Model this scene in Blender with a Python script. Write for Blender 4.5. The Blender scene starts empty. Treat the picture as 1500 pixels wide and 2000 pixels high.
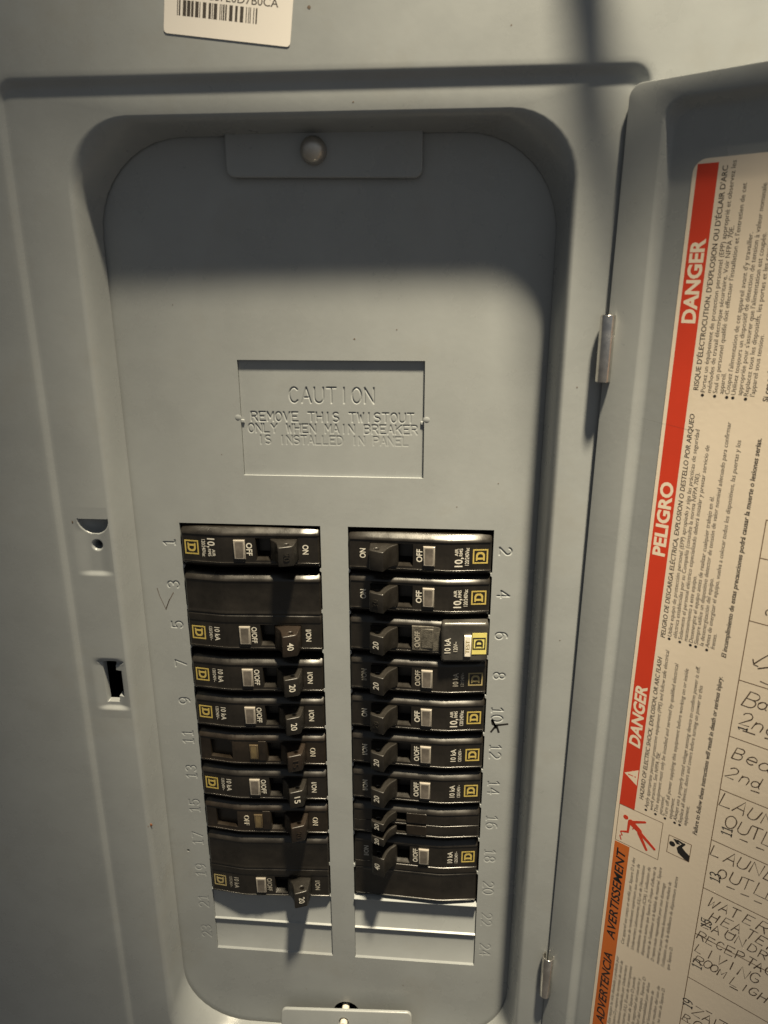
import bpy, bmesh, math, random
import numpy as np
from mathutils import Matrix, Vector
random.seed(7)
SC = bpy.context.scene
COL = SC.collection
S = 0.001                      # everything is laid out in millimetres
def W(x, y, z):                # panel frame (x right, y up, z towards the viewer) -> Blender metres
    return (x*S, -z*S, y*S)

# ------------------------------------------------------------------ camera
cam = bpy.data.cameras.new('camera'); camo = bpy.data.objects.new('camera', cam); COL.objects.link(camo)
CX, CY, CZ = 42.907, 93.380, 277.013
RX, RY, RZ = -0.3010, 0.0797, -0.0016
Rp = Matrix.Rotation(RZ, 3, 'Z') @ Matrix.Rotation(RY, 3, 'Y') @ Matrix.Rotation(RX, 3, 'X')
Mb = Matrix(((1,0,0),(0,0,-1),(0,1,0)))
camo.matrix_world = Matrix.Translation(W(CX,CY,CZ)) @ (Mb @ Rp).to_4x4()
cam.sensor_fit = 'HORIZONTAL'; cam.sensor_width = 36.0; cam.lens = 1400/1500*36
cam.clip_start = 0.01; cam.clip_end = 20
cam.dof.use_dof = True; cam.dof.focus_distance = 0.315; cam.dof.aperture_fstop = 24
SC.camera = camo
# ------------------------------------------------------------------ light
wd = bpy.data.worlds.new('World'); SC.world = wd; wd.use_nodes = True
bg = wd.node_tree.nodes['Background']; bg.inputs[1].default_value = 0.18
_n = wd.node_tree.nodes; _l = wd.node_tree.links          # dim room: pale ceiling, browner floor
_tc = _n.new('ShaderNodeTexCoord'); _sx = _n.new('ShaderNodeSeparateXYZ'); _mr = _n.new('ShaderNodeMapRange'); _mx = _n.new('ShaderNodeMix'); _mx.data_type = 'RGBA'
_l.new(_tc.outputs['Generated'], _sx.inputs[0]); _l.new(_sx.outputs['Z'], _mr.inputs[0]); _mr.inputs[1].default_value = -.6; _mr.inputs[2].default_value = .6
_mx.inputs[6].default_value = (.80,.72,.60,1); _mx.inputs[7].default_value = (1.02,1.10,1.17,1)
_l.new(_mr.outputs[0], _mx.inputs[0]); _l.new(_mx.outputs[2], bg.inputs[0])
_m2 = _n.new('ShaderNodeMapRange'); _m2.inputs[1].default_value = -1; _m2.inputs[2].default_value = 1; _m2.inputs[3].default_value = .11; _m2.inputs[4].default_value = .27   # ambient made stronger from the right to brighten the left bevels
_l.new(_sx.outputs['X'], _m2.inputs[0]); _l.new(_m2.outputs[0], bg.inputs[1])
LP = Vector(W(240,1300,335))
li = bpy.data.lights.new('ceiling_bulb', 'SPOT'); li.energy = 492; li.color = (1.0,0.86,0.605)
li.shadow_soft_size = 0.055; li.spot_size = math.radians(35); li.spot_blend = 1.0
lo = bpy.data.objects.new('ceiling_bulb', li); COL.objects.link(lo); lo.location = LP
_d = (Vector(W(198,-4,0))-LP).normalized(); _x = Vector((1,0,0)); _x = (_x-_x.dot(_d)*_d).normalized(); _y = (-_d).cross(_x)
lo.matrix_world = Matrix.Translation(LP) @ Matrix((_x,_y,-_d)).transposed().to_4x4() @ Matrix.Diagonal((1,.26,1,1))   # beam squeezed oblong to shape the light falloff
SC.view_settings.view_transform = 'Standard'; SC.view_settings.look = 'None'
SC.view_settings.exposure = 0; SC.view_settings.gamma = 1

# ------------------------------------------------------------------ materials
def mat(name, col, rough=0.5, spec=0.5, metal=0.0, trans=0.0, noise=0.0, nscale=60, bump=0.0, bscale=900, col2=None, rvar=0.0, blot=0.0, blotcol=None, blotscale=25):
    m = bpy.data.materials.new(name); m.use_nodes = True
    nt = m.node_tree; n = nt.nodes; l = nt.links; b = n['Principled BSDF']
    b.inputs['Base Color'].default_value = (*col,1); b.inputs['Roughness'].default_value = rough
    b.inputs['Specular IOR Level'].default_value = spec; b.inputs['Metallic'].default_value = metal
    b.inputs['Transmission Weight'].default_value = trans
    tc = n.new('ShaderNodeTexCoord')
    if noise or col2:
        t = n.new('ShaderNodeTexNoise'); t.inputs['Scale'].default_value = nscale; t.inputs['Detail'].default_value = 6; t.inputs['Roughness'].default_value = 0.6
        l.new(tc.outputs['Object'], t.inputs['Vector'])
        mx = n.new('ShaderNodeMix'); mx.data_type = 'RGBA'
        c2 = col2 or tuple(c*(1-noise) for c in col)
        c1 = col if col2 else tuple(c*(1+noise) for c in col)
        mx.inputs[6].default_value = (*c2,1); mx.inputs[7].default_value = (*c1,1)
        mr = n.new('ShaderNodeMapRange'); mr.inputs[1].default_value = .3; mr.inputs[2].default_value = .7
        l.new(t.outputs['Fac'], mr.inputs[0]); l.new(mr.outputs[0], mx.inputs[0])
        out = mx.outputs[2]
        if blot:
            t3 = n.new('ShaderNodeTexNoise'); t3.inputs['Scale'].default_value = blotscale; t3.inputs['Detail'].default_value = 8; t3.inputs['Roughness'].default_value = .7
            l.new(tc.outputs['Object'], t3.inputs['Vector'])
            m3 = n.new('ShaderNodeMapRange'); m3.inputs[1].default_value = .55; m3.inputs[2].default_value = .8; m3.inputs[4].default_value = blot
            l.new(t3.outputs['Fac'], m3.inputs[0])
            mx3 = n.new('ShaderNodeMix'); mx3.data_type = 'RGBA'; mx3.inputs[7].default_value = (*blotcol,1)
            l.new(m3.outputs[0], mx3.inputs[0]); l.new(out, mx3.inputs[6]); out = mx3.outputs[2]
        l.new(out, b.inputs['Base Color'])
        if rvar:
            mr2 = n.new('ShaderNodeMapRange'); mr2.inputs[1].default_value = .3; mr2.inputs[2].default_value = .7
            mr2.inputs[3].default_value = rough-rvar; mr2.inputs[4].default_value = rough+rvar
            l.new(t.outputs['Fac'], mr2.inputs[0]); l.new(mr2.outputs[0], b.inputs['Roughness'])
    if bump:
        t2 = n.new('ShaderNodeTexNoise'); t2.inputs['Scale'].default_value = bscale; t2.inputs['Detail'].default_value = 3
        l.new(tc.outputs['Object'], t2.inputs['Vector'])
        bp = n.new('ShaderNodeBump'); bp.inputs['Strength'].default_value = bump; bp.inputs['Distance'].default_value = 0.0004
        l.new(t2.outputs['Fac'], bp.inputs['Height']); l.new(bp.outputs['Normal'], b.inputs['Normal'])
    return m
PAINT = mat('grey_enamel', (.236,.250,.258), .29, .5, noise=.07, nscale=34, bump=.05, bscale=420, rvar=.06, blot=.45, blotcol=(.20,.19,.165), blotscale=18)
DARKBOX = mat('dark_interior', (.03,.03,.03), .8)
BLACK = mat('black_plastic', (.010,.0085,.007), .32, .5, noise=.3, nscale=160, bump=.04, bscale=1500, rvar=.08, blot=.14, blotcol=(.05,.042,.033), blotscale=170)
BLACK2 = mat('brown_black_plastic', (.011,.008,.0055), .32, .5, noise=.3, nscale=160, bump=.04, bscale=1500, rvar=.08, blot=.25, blotcol=(.09,.065,.045), blotscale=150)
HAND = mat('handle_plastic', (.0105,.0092,.0078), .42, .4, noise=.3, nscale=200, bump=.08, bscale=1800, rvar=.08, blot=.10, blotcol=(.07,.062,.05), blotscale=220)
HANDB = mat('brown_handle_plastic', (.013,.009,.0065), .42, .4, noise=.3, nscale=200, bump=.08, bscale=1800, blot=.12, blotcol=(.09,.06,.04), blotscale=220)
SMOKE = mat('smoky_plastic', (.032,.030,.027), .36, .6, noise=.4, nscale=120, bump=.05, bscale=900, blot=.4, blotcol=(.09,.085,.075), blotscale=90)
DUST = mat('dusty_plastic', (.062,.057,.048), .55, .4, noise=.45, nscale=500, bump=.4, bscale=1800)
PRINT = mat('white_print', (.50,.48,.43), .6, noise=.12, nscale=500)
PRINTD = mat('worn_print', (.30,.28,.24), .6, noise=.3, nscale=600)
GOLD = mat('gold_print', (.36,.28,.075), .5, noise=.12, nscale=400)
GOLDD = mat('faded_gold_print', (.27,.22,.10), .55, noise=.15, nscale=400)
YELLOW = mat('yellow_label', (.52,.46,.14), .45, noise=.08, nscale=300)
WINDOW = mat('clear_window', (.36,.33,.29), .16, .6, trans=.4, noise=.12, nscale=400, bump=.1, bscale=900)
INSHADE = mat('inset_painted_shade', (.085,.075,.066), .3, .6, noise=.5, nscale=180)  # dark window centre, shade put into the colour so the rim looks lit
INSHADEY = mat('amber_painted_shade', (.09,.068,.035), .3, .6, noise=.5, nscale=180)  # same painted shade for the yellowed windows
WINDOWY = mat('yellowed_window', (.16,.12,.07), .2, .6, trans=.65, noise=.15, nscale=400)
CHROME = mat('zinc_plate', (.66,.63,.59), .20, .5, metal=1.0, noise=.18, nscale=220, rvar=.10)
SCREW = mat('nickel_screw', (.42,.40,.37), .38, .5, metal=.8, noise=.1, nscale=300)
PAPER = mat('cream_paper', (.66,.575,.475), .55, .3, noise=.05, nscale=14, bump=.05, bscale=500, blot=.5, blotcol=(.50,.42,.29), blotscale=11)
STICK = mat('sticker_paper', (.64,.61,.58), .5, .3, noise=.02, nscale=30)
INK = mat('black_ink', (.035,.028,.022), .6, noise=.2, nscale=400)
INKB = mat('solid_black_ink', (.012,.011,.011), .5)
PEN = mat('marker_pen', (.070,.046,.030), .5, noise=.3, nscale=300)
GRAPH = mat('pencil_graphite', (.12,.105,.095), .5, noise=.2, nscale=800)
REDI = mat('red_ink', (.52,.040,.015), .5, .4, noise=.05, nscale=40)
ORANGEI = mat('orange_ink', (.50,.125,.022), .5, .4, noise=.05, nscale=40)
WHITEI = mat('white_ink', (.70,.60,.48), .5, .3)
LINEI = mat('brown_rule', (.12,.07,.035), .6)
CHIP = mat('bare_chip', (.10,.07,.05), .7)
WALLM = mat('wall_plaster', (.55,.52,.47), .9, noise=.06, nscale=20, bump=.3, bscale=120)
RUST = mat('rust', (.16,.06,.025), .9, noise=.3, nscale=900)
WHITEP = mat('white_nylon', (.62,.58,.50), .4)

# ------------------------------------------------------------------ helpers
def mesh(name, verts, faces, m=None, parent=None, smooth=None, loc=None):
    me = bpy.data.meshes.new(name)
    me.from_pydata([W(*v) for v in verts], [], [list(f) for f in faces])
    me.update()
    if smooth is not None:
        me.polygons.foreach_set('use_smooth', [True]*len(me.polygons))
        if smooth < 180: me.set_sharp_from_angle(angle=math.radians(smooth))
    if m: me.materials.append(m)
    o = bpy.data.objects.new(name, me); COL.objects.link(o)
    if parent: o.parent = parent
    if loc: o.location = loc
    return o
def empty(name, loc=(0,0,0), rot=(0,0,0), parent=None):
    o = bpy.data.objects.new(name, None); COL.objects.link(o); o.location = loc; o.rotation_euler = rot
    o.empty_display_size = .02
    if parent: o.parent = parent
    return o
def tag(o, label=None, cat=None, group=None, kind=None):
    if label: o['label'] = label
    if cat: o['category'] = cat
    if group: o['group'] = group
    if kind: o['kind'] = kind
    return o
def curve_geo(cu):
    o = bpy.data.objects.new('tmp', cu)
    me = bpy.data.meshes.new_from_object(o)
    v = np.empty(len(me.vertices)*3); me.vertices.foreach_get('co', v)
    f = [tuple(p.vertices) for p in me.polygons]
    bpy.data.objects.remove(o); bpy.data.meshes.remove(me)
    return v.reshape(-1,3), f
def plate(loops, z0, z1, bev=0.0, bres=1):
    """filled outline (first loop) with holes, between z0 and z1, optional rounded edges"""
    cu = bpy.data.curves.new('t', 'CURVE'); cu.dimensions = '2D'; cu.fill_mode = 'BOTH'
    for lp in loops:
        sp = cu.splines.new('POLY'); sp.points.add(len(lp)-1); sp.use_cyclic_u = True
        for p, q in zip(sp.points, lp): p.co = (q[0],q[1],0,1)
    cu.extrude = max((z1-z0)/2-bev, 1e-4); cu.bevel_depth = bev; cu.bevel_resolution = bres; cu.offset = -bev
    v, f = curve_geo(cu); bpy.data.curves.remove(cu)
    v[:,2] += (z0+z1)/2
    return v, f
def join(parts):
    V = []; F = []
    for v, f in parts:
        o = len(V); V += [tuple(p) for p in v]; F += [tuple(i+o for i in q) for q in f]
    return V, F
def rect(x0,x1,y0,y1): return [(x0,y0),(x1,y0),(x1,y1),(x0,y1)]
def rrect(x0,x1,y0,y1,r,n=8,left=()):
    """rounded rectangle, counter-clockwise from the bottom-left corner's end; 'left' = y values inserted on the left side, going down"""
    P = []
    for cx,cy,a0 in ((x1-r,y0+r,-90),(x1-r,y1-r,0),(x0+r,y1-r,90)):
        for i in range(n+1):
            a = math.radians(a0+90*i/n); P.append((cx+r*math.cos(a), cy+r*math.sin(a)))
    for y in left: P.append((x0,y))
    for i in range(n+1):
        a = math.radians(180+90*i/n); P.append((x0+r+r*math.cos(a), y0+r+r*math.sin(a)))
    return P
def box(x0,x1,y0,y1,z0,z1,bev=0):
    return plate([rect(x0,x1,y0,y1)], z0, z1, bev, 2)
def disc(cx,cy,r,n=20): return [(cx+r*math.cos(2*math.pi*i/n), cy+r*math.sin(2*math.pi*i/n)) for i in range(n)]
def frame_geo(geo, o, ax, ay, az):
    """map 2-D/3-D geometry into a frame"""
    v, f = geo; o = np.array(o,float); ax=np.array(ax,float); ay=np.array(ay,float); az=np.array(az,float)
    v = np.asarray(v,float)
    return o + v[:,:1]*ax + v[:,1:2]*ay + v[:,2:3]*az, f
def text_geo(s, cap, width=None, bold=0.0, shear=0.0, ext=0.0, spacing=1.0):
    """text with cap height 'cap' mm, squeezed to 'width' mm, starting at x=0, baseline y=0"""
    cu = bpy.data.curves.new('t', 'FONT'); cu.body = s; cu.size = 10; cu.resolution_u = 3
    cu.offset = bold*10; cu.shear = shear; cu.extrude = 0; cu.space_character = spacing
    v, f = curve_geo(cu); bpy.data.curves.remove(cu)
    v[:,1] *= cap/6.9                      # the built-in face has caps of about 0.69 em
    x0 = v[:,0].min(); x1 = v[:,0].max(); k = (width/(x1-x0)) if width else cap/6.9
    v[:,0] = (v[:,0]-x0)*k
    if ext:
        n = len(v); top = v.copy(); top[:,2] = ext; bot = v.copy(); bot[:,2] = -.05
        cnt = {}
        for q in f:
            for a,b in zip(q, q[1:]+q[:1]): cnt[(a,b)] = 1
        side = [(a+n,b+n,b,a) for (a,b) in cnt if (b,a) not in cnt]
        v = np.vstack([top,bot]); f = f + side
    return v, f
# single-stroke letters on a 4 x 6 box
def arc(cx,cy,rx,ry,a0,a1,n=8): return [(cx+rx*math.cos(math.radians(a0+(a1-a0)*i/n)), cy+ry*math.sin(math.radians(a0+(a1-a0)*i/n))) for i in range(n+1)]
G = {
'A':[[(0,0),(2,6),(4,0)],[(.7,2.1),(3.3,2.1)]],
'B':[[(0,0),(0,6),(2.4,6)]+arc(2.4,4.6,1.4,1.4,90,-90,6)+[(0,3.2)],[(2.4,3.2)]+arc(2.4,1.6,1.6,1.6,90,-90,6)+[(0,0)]],
'C':[arc(2.1,3,2.1,3,45,315,12)], 'D':[[(0,0),(0,6),(1.8,6)]+arc(1.6,3,2.4,3,80,-80,8)+[(0,0)]],
'E':[[(4,6),(0,6),(0,0),(4,0)],[(0,3.1),(3,3.1)]], 'F':[[(4,6),(0,6),(0,0)],[(0,3.1),(3,3.1)]],
'G':[arc(2.1,3,2.1,3,45,330,12)+[(4,2.6),(2.4,2.6)]], 'H':[[(0,0),(0,6)],[(4,0),(4,6)],[(0,3.1),(4,3.1)]],
'I':[[(2,0),(2,6)]], 'K':[[(0,0),(0,6)],[(4,6),(0,2.4)],[(1.4,3.6),(4,0)]], 'L':[[(0,6),(0,0),(3.8,0)]],
'M':[[(0,0),(0,6),(2,2),(4,6),(4,0)]], 'N':[[(0,0),(0,6),(4,0),(4,6)]], 'O':[arc(2,3,2,3,90,450,16)],
'P':[[(0,0),(0,6),(2.4,6)]+arc(2.4,4.5,1.5,1.5,90,-90,6)+[(0,3)]],
'R':[[(0,0),(0,6),(2.4,6)]+arc(2.4,4.5,1.5,1.5,90,-90,6)+[(0,3)],[(2,3),(4,0)]],
'S':[arc(2,4.5,1.8,1.5,40,260,8)+arc(2,1.5,1.9,1.5,80,-140,8)], 'T':[[(0,6),(4,6)],[(2,6),(2,0)]],
'U':[[(0,6),(0,2)]+arc(2,2,2,2,180,360,8)+[(4,6)]], 'V':[[(0,6),(2,0),(4,6)]], 'W':[[(0,6),(1,0),(2,4.4),(3,0),(4,6)]],
'Y':[[(0,6),(2,3),(4,6)],[(2,3),(2,0)]], 'Z':[[(0,6),(4,6),(0,0),(4,0)]],
'0':[arc(2,3,2,3,90,450,16)], '1':[[(.8,4.9),(2.2,6),(2.2,0)],[(.9,0),(3.4,0)]], '2':[arc(2,4.2,1.9,1.8,160,-30,8)+[(0,0),(4,0)]],
'3':[arc(1.9,4.5,1.8,1.5,150,-90,8)+arc(1.9,1.5,2.0,1.5,90,-150,8)], '4':[[(3,0),(3,6),(0,1.8),(4,1.8)]],
'5':[[(3.7,6),(.5,6),(.3,3.3)]+arc(1.9,2,2.0,2.0,130,-150,9)], '6':[arc(2.6,3.6,2.4,2.4,80,180,6)+arc(2,1.9,1.9,1.9,180,540,12)],
'7':[[(0,6),(4,6),(1.4,0)]], '8':[arc(2,4.5,1.6,1.5,-90,270,12),arc(2,1.5,1.9,1.5,90,450,12)],
'9':[arc(2,4.1,1.9,1.9,0,360,12)+arc(1.4,2.4,2.5,2.4,20,-80,6)],
'a':[arc(1.7,1.7,1.7,1.7,40,400,12),[(3.3,3.2),(3.3,.5),(4,0)]], 't':[[(1.8,5.4),(1.8,.6),(3,0)],[(.3,3.6),(3.6,3.6)]],
'n':[[(.3,0),(.3,3.4)],[(.3,2.4)]+arc(1.9,2.0,1.6,1.5,160,0,6)+[(3.6,0)]], 'd':[arc(1.7,1.7,1.7,1.7,40,400,12),[(3.6,5.8),(3.4,.6),(4,0)]],
'e':[[(.1,1.8),(3.4,1.9)]+arc(1.75,1.8,1.7,1.8,5,310,12)], 'r':[[(.5,3.4),(.5,0)],[(.5,2)]+arc(2.2,2.0,1.6,1.5,160,50,5)],
'.':[[(1.9,0),(2.1,0)]], ' ':[]}
def strokes(s, x, y, h, pitch, jit=0.0, wr=.62, slant=0.0):
    """polylines for a string in letters of height h"""
    out = []
    for i,ch in enumerate(s):
        jx,jy,js = (random.uniform(-jit,jit), random.uniform(-jit,jit), random.uniform(1-jit*.4,1+jit*.4)) if jit else (0,0,1)
        jr = random.uniform(-jit,jit)*.25
        for pl in G[ch]:
            q = []
            for a,b in pl:
                px = a/4*h*wr*js; py = b/6*h*js
                if jit: px += random.uniform(-jit,jit)*.16; py += random.uniform(-jit,jit)*.16
                q.append((x+i*pitch+jx+px*math.cos(jr)-py*math.sin(jr)+py*slant, y+jy+py*math.cos(jr)+px*math.sin(jr)))
            out.append(q)
    return out
def rot_strokes(st, ox, oy, ccw=True):
    return [[(ox-b,oy+a) if ccw else (ox+b,oy-a) for a,b in pl] for pl in st]
def ribbon(st, w, z=0.0, taper=0.0):
    V=[];F=[]
    for pl in st:
        P=[np.array(p,float) for p in pl]; P=[p for i,p in enumerate(P) if i==0 or np.linalg.norm(p-P[i-1])>1e-4]
        if len(P)<2: continue
        n=len(P); b=len(V); closed=False
        for i in range(n):
            d=P[min(i+1,n-1)]-P[max(i-1,0)]; L=np.linalg.norm(d); d=d/(L if L>1e-6 else 1); nn=np.array([-d[1],d[0]])
            ww=w/2*(1+taper*random.uniform(-1,1))
            e=np.array([0,0]) if 0<i<n-1 else (d*w*.35 if i==n-1 else -d*w*.35)
            V.append((*(P[i]+nn*ww+e),z)); V.append((*(P[i]-nn*ww+e),z))
        for i in range(n-1): F.append((b+2*i+1,b+2*i+3,b+2*i+2,b+2*i))
    return V,F
def groove(st, x0,x1,y0,y1,step,depth,width,z=0.0,fade=None):
    """rectangular sheet patch with the strokes pressed into it"""
    nx=max(2,int(round((x1-x0)/step))+1); ny=max(2,int(round((y1-y0)/step))+1)
    X,Y=np.meshgrid(np.linspace(x0,x1,nx),np.linspace(y0,y1,ny)); D=np.full(X.shape,9.0)
    for pl in st:
        for (ax,ay),(bx,by) in zip(pl[:-1],pl[1:]):
            dx,dy=bx-ax,by-ay; L2=dx*dx+dy*dy
            if L2<1e-9: continue
            t=np.clip(((X-ax)*dx+(Y-ay)*dy)/L2,0,1); D=np.minimum(D,np.hypot(X-ax-t*dx,Y-ay-t*dy))
    k=np.clip(1-D/(width/2),0,1); k=k*k*(3-2*k)
    dd=depth if fade is None else depth*np.vectorize(fade)(X,Y)
    Z=z-dd*k
    Z[0,:]=z;Z[-1,:]=z;Z[:,0]=z;Z[:,-1]=z
    V=np.stack([X,Y,Z],-1).reshape(-1,3)
    F=[(j*nx+i,j*nx+i+1,(j+1)*nx+i+1,(j+1)*nx+i) for j in range(ny-1) for i in range(nx-1)]
    return V,F
def loft(loops, skip=None, cap0=False, cap1=False):
    n=len(loops[0]); V=[];F=[]
    for lp in loops: V+=lp
    for k in range(len(loops)-1):
        for i in range(n):
            j=(i+1)%n
            if skip and skip(k,loops[k][i],loops[k][j],loops[k+1][i],loops[k+1][j]): continue
            F.append((k*n+i,k*n+j,(k+1)*n+j,(k+1)*n+i))
    if cap0: F.append(tuple(range(n))[::-1])
    if cap1: F.append(tuple((len(loops)-1)*n+i for i in range(n)))
    return V,F
def tube(path, r, n=12):
    V=[];F=[]; P=[Vector(p) for p in path]; up=Vector((.3,.2,1)).normalized()
    for i,p in enumerate(P):
        d=(P[min(i+1,len(P)-1)]-P[max(i-1,0)]).normalized(); a=d.cross(up).normalized(); b=a.cross(d)
        for k in range(n):
            t=2*math.pi*k/n; V.append(tuple(p+a*math.cos(t)*r+b*math.sin(t)*r))
    for i in range(len(P)-1):
        for k in range(n): F.append((i*n+k,i*n+(k+1)%n,(i+1)*n+(k+1)%n,(i+1)*n+k))
    F.append(tuple(range(n))[::-1]); F.append(tuple((len(P)-1)*n+k for k in range(n)))
    return V,F
def lathe(prof, n=20, c=(0,0,0)):
    """profile (r,z) turned about the z axis"""
    V=[];F=[]
    for r,z in prof:
        for k in range(n): V.append((c[0]+r*math.cos(2*math.pi*k/n), c[1]+r*math.sin(2*math.pi*k/n), c[2]+z))
    for i in range(len(prof)-1):
        for k in range(n): F.append((i*n+k,i*n+(k+1)%n,(i+1)*n+(k+1)%n,(i+1)*n+k))
    F.append(tuple((len(prof)-1)*n+k for k in range(n)))
    return V,F

# ------------------------------------------------------------------ wall and panel
wall = mesh('wall', [(-900,-1100,-92),(900,-1100,-92),(900,1000,-92),(-900,1000,-92)], [(0,1,2,3)], WALLM); tag(wall, kind='structure')
panel = tag(empty('breaker_panel'), 'grey painted electrical breaker panel with raised frame, numbered plate and hinged door swung open', 'electrical panel')
OX0,OX1,OY0,OY1 = -84.0,82.2,-276.0,145.2
YA,YB = 11.0,-85.0              # latch strip limits
XA,XB = -106.0,-88.5
def L(o,z,r): return [(x,y,z) for x,y in rrect(OX0-o,OX1+o,OY0-o,OY1+o,r,10,(YA,YB))]
def R4(x0,x1,y0,y1,r,z): return [(x,y,z) for x,y in rrect(x0,x1,y0,y1,r,10,(YA,YB))]
loops = [L(.9,.4,32.5),L(0,1.0,33),L(.5,3.5,32),L(1.1,7.5,29.5),L(1.7,10.5,27),L(2.3,12.6,25),L(3.1,14.1,23.5),L(3.8,14.8,23),L(4.5,15,23),
         R4(XA,102.0,-302,156.0,6,15), R4(-107.2,104.2,-303,157.6,5,15.0), R4(-107.5,104.6,-303.4,158.1,5.2,15.10), R4(-108.0,105.3,-304.1,159.0,5.6,15.5),
         R4(-108.6,106.0,-304.8,159.8,6,16.05), R4(-109.2,106.7,-305.5,160.6,6.4,16.45), R4(-109.9,107.5,-306.3,161.5,7,16.58),R4(-111.5,109,-307.5,163,8,16.6),
         R4(-186,186,-425,262,2,16.6), R4(-187.5,187.5,-426.5,263.5,2.5,16.0), R4(-188,188,-427,264,3,14.5), R4(-188,188,-427,264,3,-90)]
def skp(k,a,b,c,d): return k==8 and abs(a[0]-XB)<.1 and abs(b[0]-XB)<.1 and abs(max(a[1],b[1])-YA)<.01 and abs(min(a[1],b[1])-YB)<.01
v,f = loft(loops, skp)
mesh('cover_frame', v, f, PAINT, panel, smooth=40)
# latch strip: two pressed pockets, a screw hole and the catch slot
nx,ny = 57, 321
X,Y = np.meshgrid(np.linspace(XA,XB,nx), np.linspace(YB,YA,ny))
def sst(e0,e1,x): t=np.clip((x-e0)/(e1-e0),0,1); return t*t*(3-2*t)
def pocket(x0,x1,yt,yb,d,side=2.6,top=1.1,bot=2.0,rx=0):
    yt2 = yt - 0.018*np.maximum(0,np.abs(X-(x0+x1)/2)-3.5)**2*rx
    return d*sst(x0-.3,x0+side,X)*(1-sst(x1-side,x1+.3,X))*(1-sst(yt2-top,yt2,Y))*sst(yb-bot*.5,yb+bot*.5,Y)
Z = 15 - pocket(-104,-88.0,6.4,-17.3,1.0,side=6.5,top=6.0,bot=2.2) - pocket(-103.6,-88.1,-55.5,-80.2,1.4,side=6.0,top=4.5,bot=2.0)
def lance(cx,yt,a,b,d):      # bowl pushed back below a straight cut
    q = ((X-cx)/a)**2+((Y-yt)/b)**2
    return np.where((Y<yt)&(q<1), d*np.sqrt(np.clip(1-q,0,1)), 0)
Z -= np.maximum(lance(-94.9,5.9,6.3,6.3,5.0), lance(-95.2,-57.6,5.6,2.4,1.6))
rh = np.hypot(X+94.6,Y+5.2); Z -= 1.1*(1-sst(1.6,2.5,rh)) + 8*(1-sst(1.2,1.75,rh))
ins = (X>-98.9)&(X<-91.2)&(Y<-58.8)&(Y>-77.6)&~((X>-93.6)&(Y>-62.5))&~((X>-93.8)&(Y<-74.6))
V = np.stack([X,Y,Z],-1).reshape(-1,3); F=[]
bad = (ins | (rh<1.3)).reshape(-1)
for j in range(ny-1):
    for i in range(nx-1):
        q=(j*nx+i,j*nx+i+1,(j+1)*nx+i+1,(j+1)*nx+i)
        if all(bad[t] for t in q): continue
        F.append(q)
V = V.copy(); V[bad & (ins.reshape(-1)),2] -= 3.0
mesh('latch_strip', V, F, PAINT, panel, smooth=75)
vv,ff = join([plate([rect(-187,187,-426,263)],-90,-88), plate([rect(-120,-112,-420,255)],-88,-10), plate([rect(112,120,-420,255)],-88,-10)])
mesh('enclosure_box', vv, ff, DARKBOX, panel)

# ---- dead front plate
PITCH = 19.05; OPW = (5.7,65.3)
def opening(sx):
    xi, xo = sx*OPW[0], sx*OPW[1]
    P=[(xi,.5),(xo,.5)]
    def nub(x,k,d):    # small broken-off tie between two twistouts
        y=-PITCH*k; return [(x,y+1.0),(x+d*.35,y+.75),(x+d*.7,y+.45),(x+d*.7,y-.35),(x+d*.3,y-.7),(x,y-.95)]
    for k in range(1,11): P+=nub(xo,k,-sx)
    P+=[(xo,-228.6),(xi,-228.6)]
    for k in range(10,0,-1): P+=nub(xi,k,sx)[::-1]
    return P
holes=[opening(-1),opening(1),rect(-36.4,36.4,21.5,67.5),disc(.6,-265.6,6.6,28)]
cells=[]
for k in range(12):
    yc=-PITCH*k-8.5+( .0)
    for sx in (-1,1):
        x0,x1 = (-74.3,-66.3) if sx<0 else (66.3,74.3)
        cells.append((sx,2*k+(1 if sx<0 else 2),x0,x1,yc-5.2,yc+5.2)); holes.append(rect(x0,x1,yc-5.2,yc+5.2))
holes.append(disc(-68.8,-168.9,.75,10))
outer=rrect(OX0-2.2,OX1+2.2,OY0-2.2,OY1+2.2,34,14)
holes[-1]=disc(-75.6,-168.2,.75,10)
v,f=plate([outer]+holes,-1.5,0)
dead=mesh('dead_front', v, f, PAINT, panel)
for sx,num,x0,x1,y0,y1 in cells:
    s=str(num); xc=(x0+x1)/2; yc=(y0+y1)/2; wdt=3.0 if len(s)==1 else 7.2
    st=strokes(s,-wdt/2,-2.45,4.9,4.2)
    st=rot_strokes(st,xc,yc,ccw=(sx<0))
    dpt=max(.11,.34-.011*num)*random.uniform(.9,1.1)
    v,f=groove(st,x0,x1,y0,y1,.2,dpt,1.0)
    mesh('number_stamp', v, f, PAINT, dead, smooth=180)
# caution twistout
st=strokes('CAUTION',-16.6,51.0,5.9,4.95,wr=.60)+strokes('REMOVE THIS TWISTOUT',-32.3,43.6,3.55,3.27,wr=.66)+strokes('ONLY WHEN MAIN BREAKER',-33.7,39.0,3.4,3.10,wr=.66)+strokes('IS INSTALLED IN PANEL',-30.0,34.4,3.3,2.9,wr=.66)
v,f=groove(st,-36.25,36.25,21.3,67.6,.2,.40,.85,z=-1.1,fade=lambda x,y: .20+.72*min(1,max(0,(y-33)/20-(x/36.0)*.14)))
tw=mesh('twistout_plate', v, f, PAINT, dead, smooth=180)
for sx in (-1,1):
    o=join([box(sx*36.6-1.6,sx*36.6+1.6,42.8,44.2,-1.3,-.5,.3), lathe([(1.5,-.1),(1.1,.05),(.6,.14),(.1,.17)],12,(sx*37.4,45.0,0))])
    mesh('twistout_tie', o[0], o[1], PAINT, dead, smooth=40)
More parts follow.
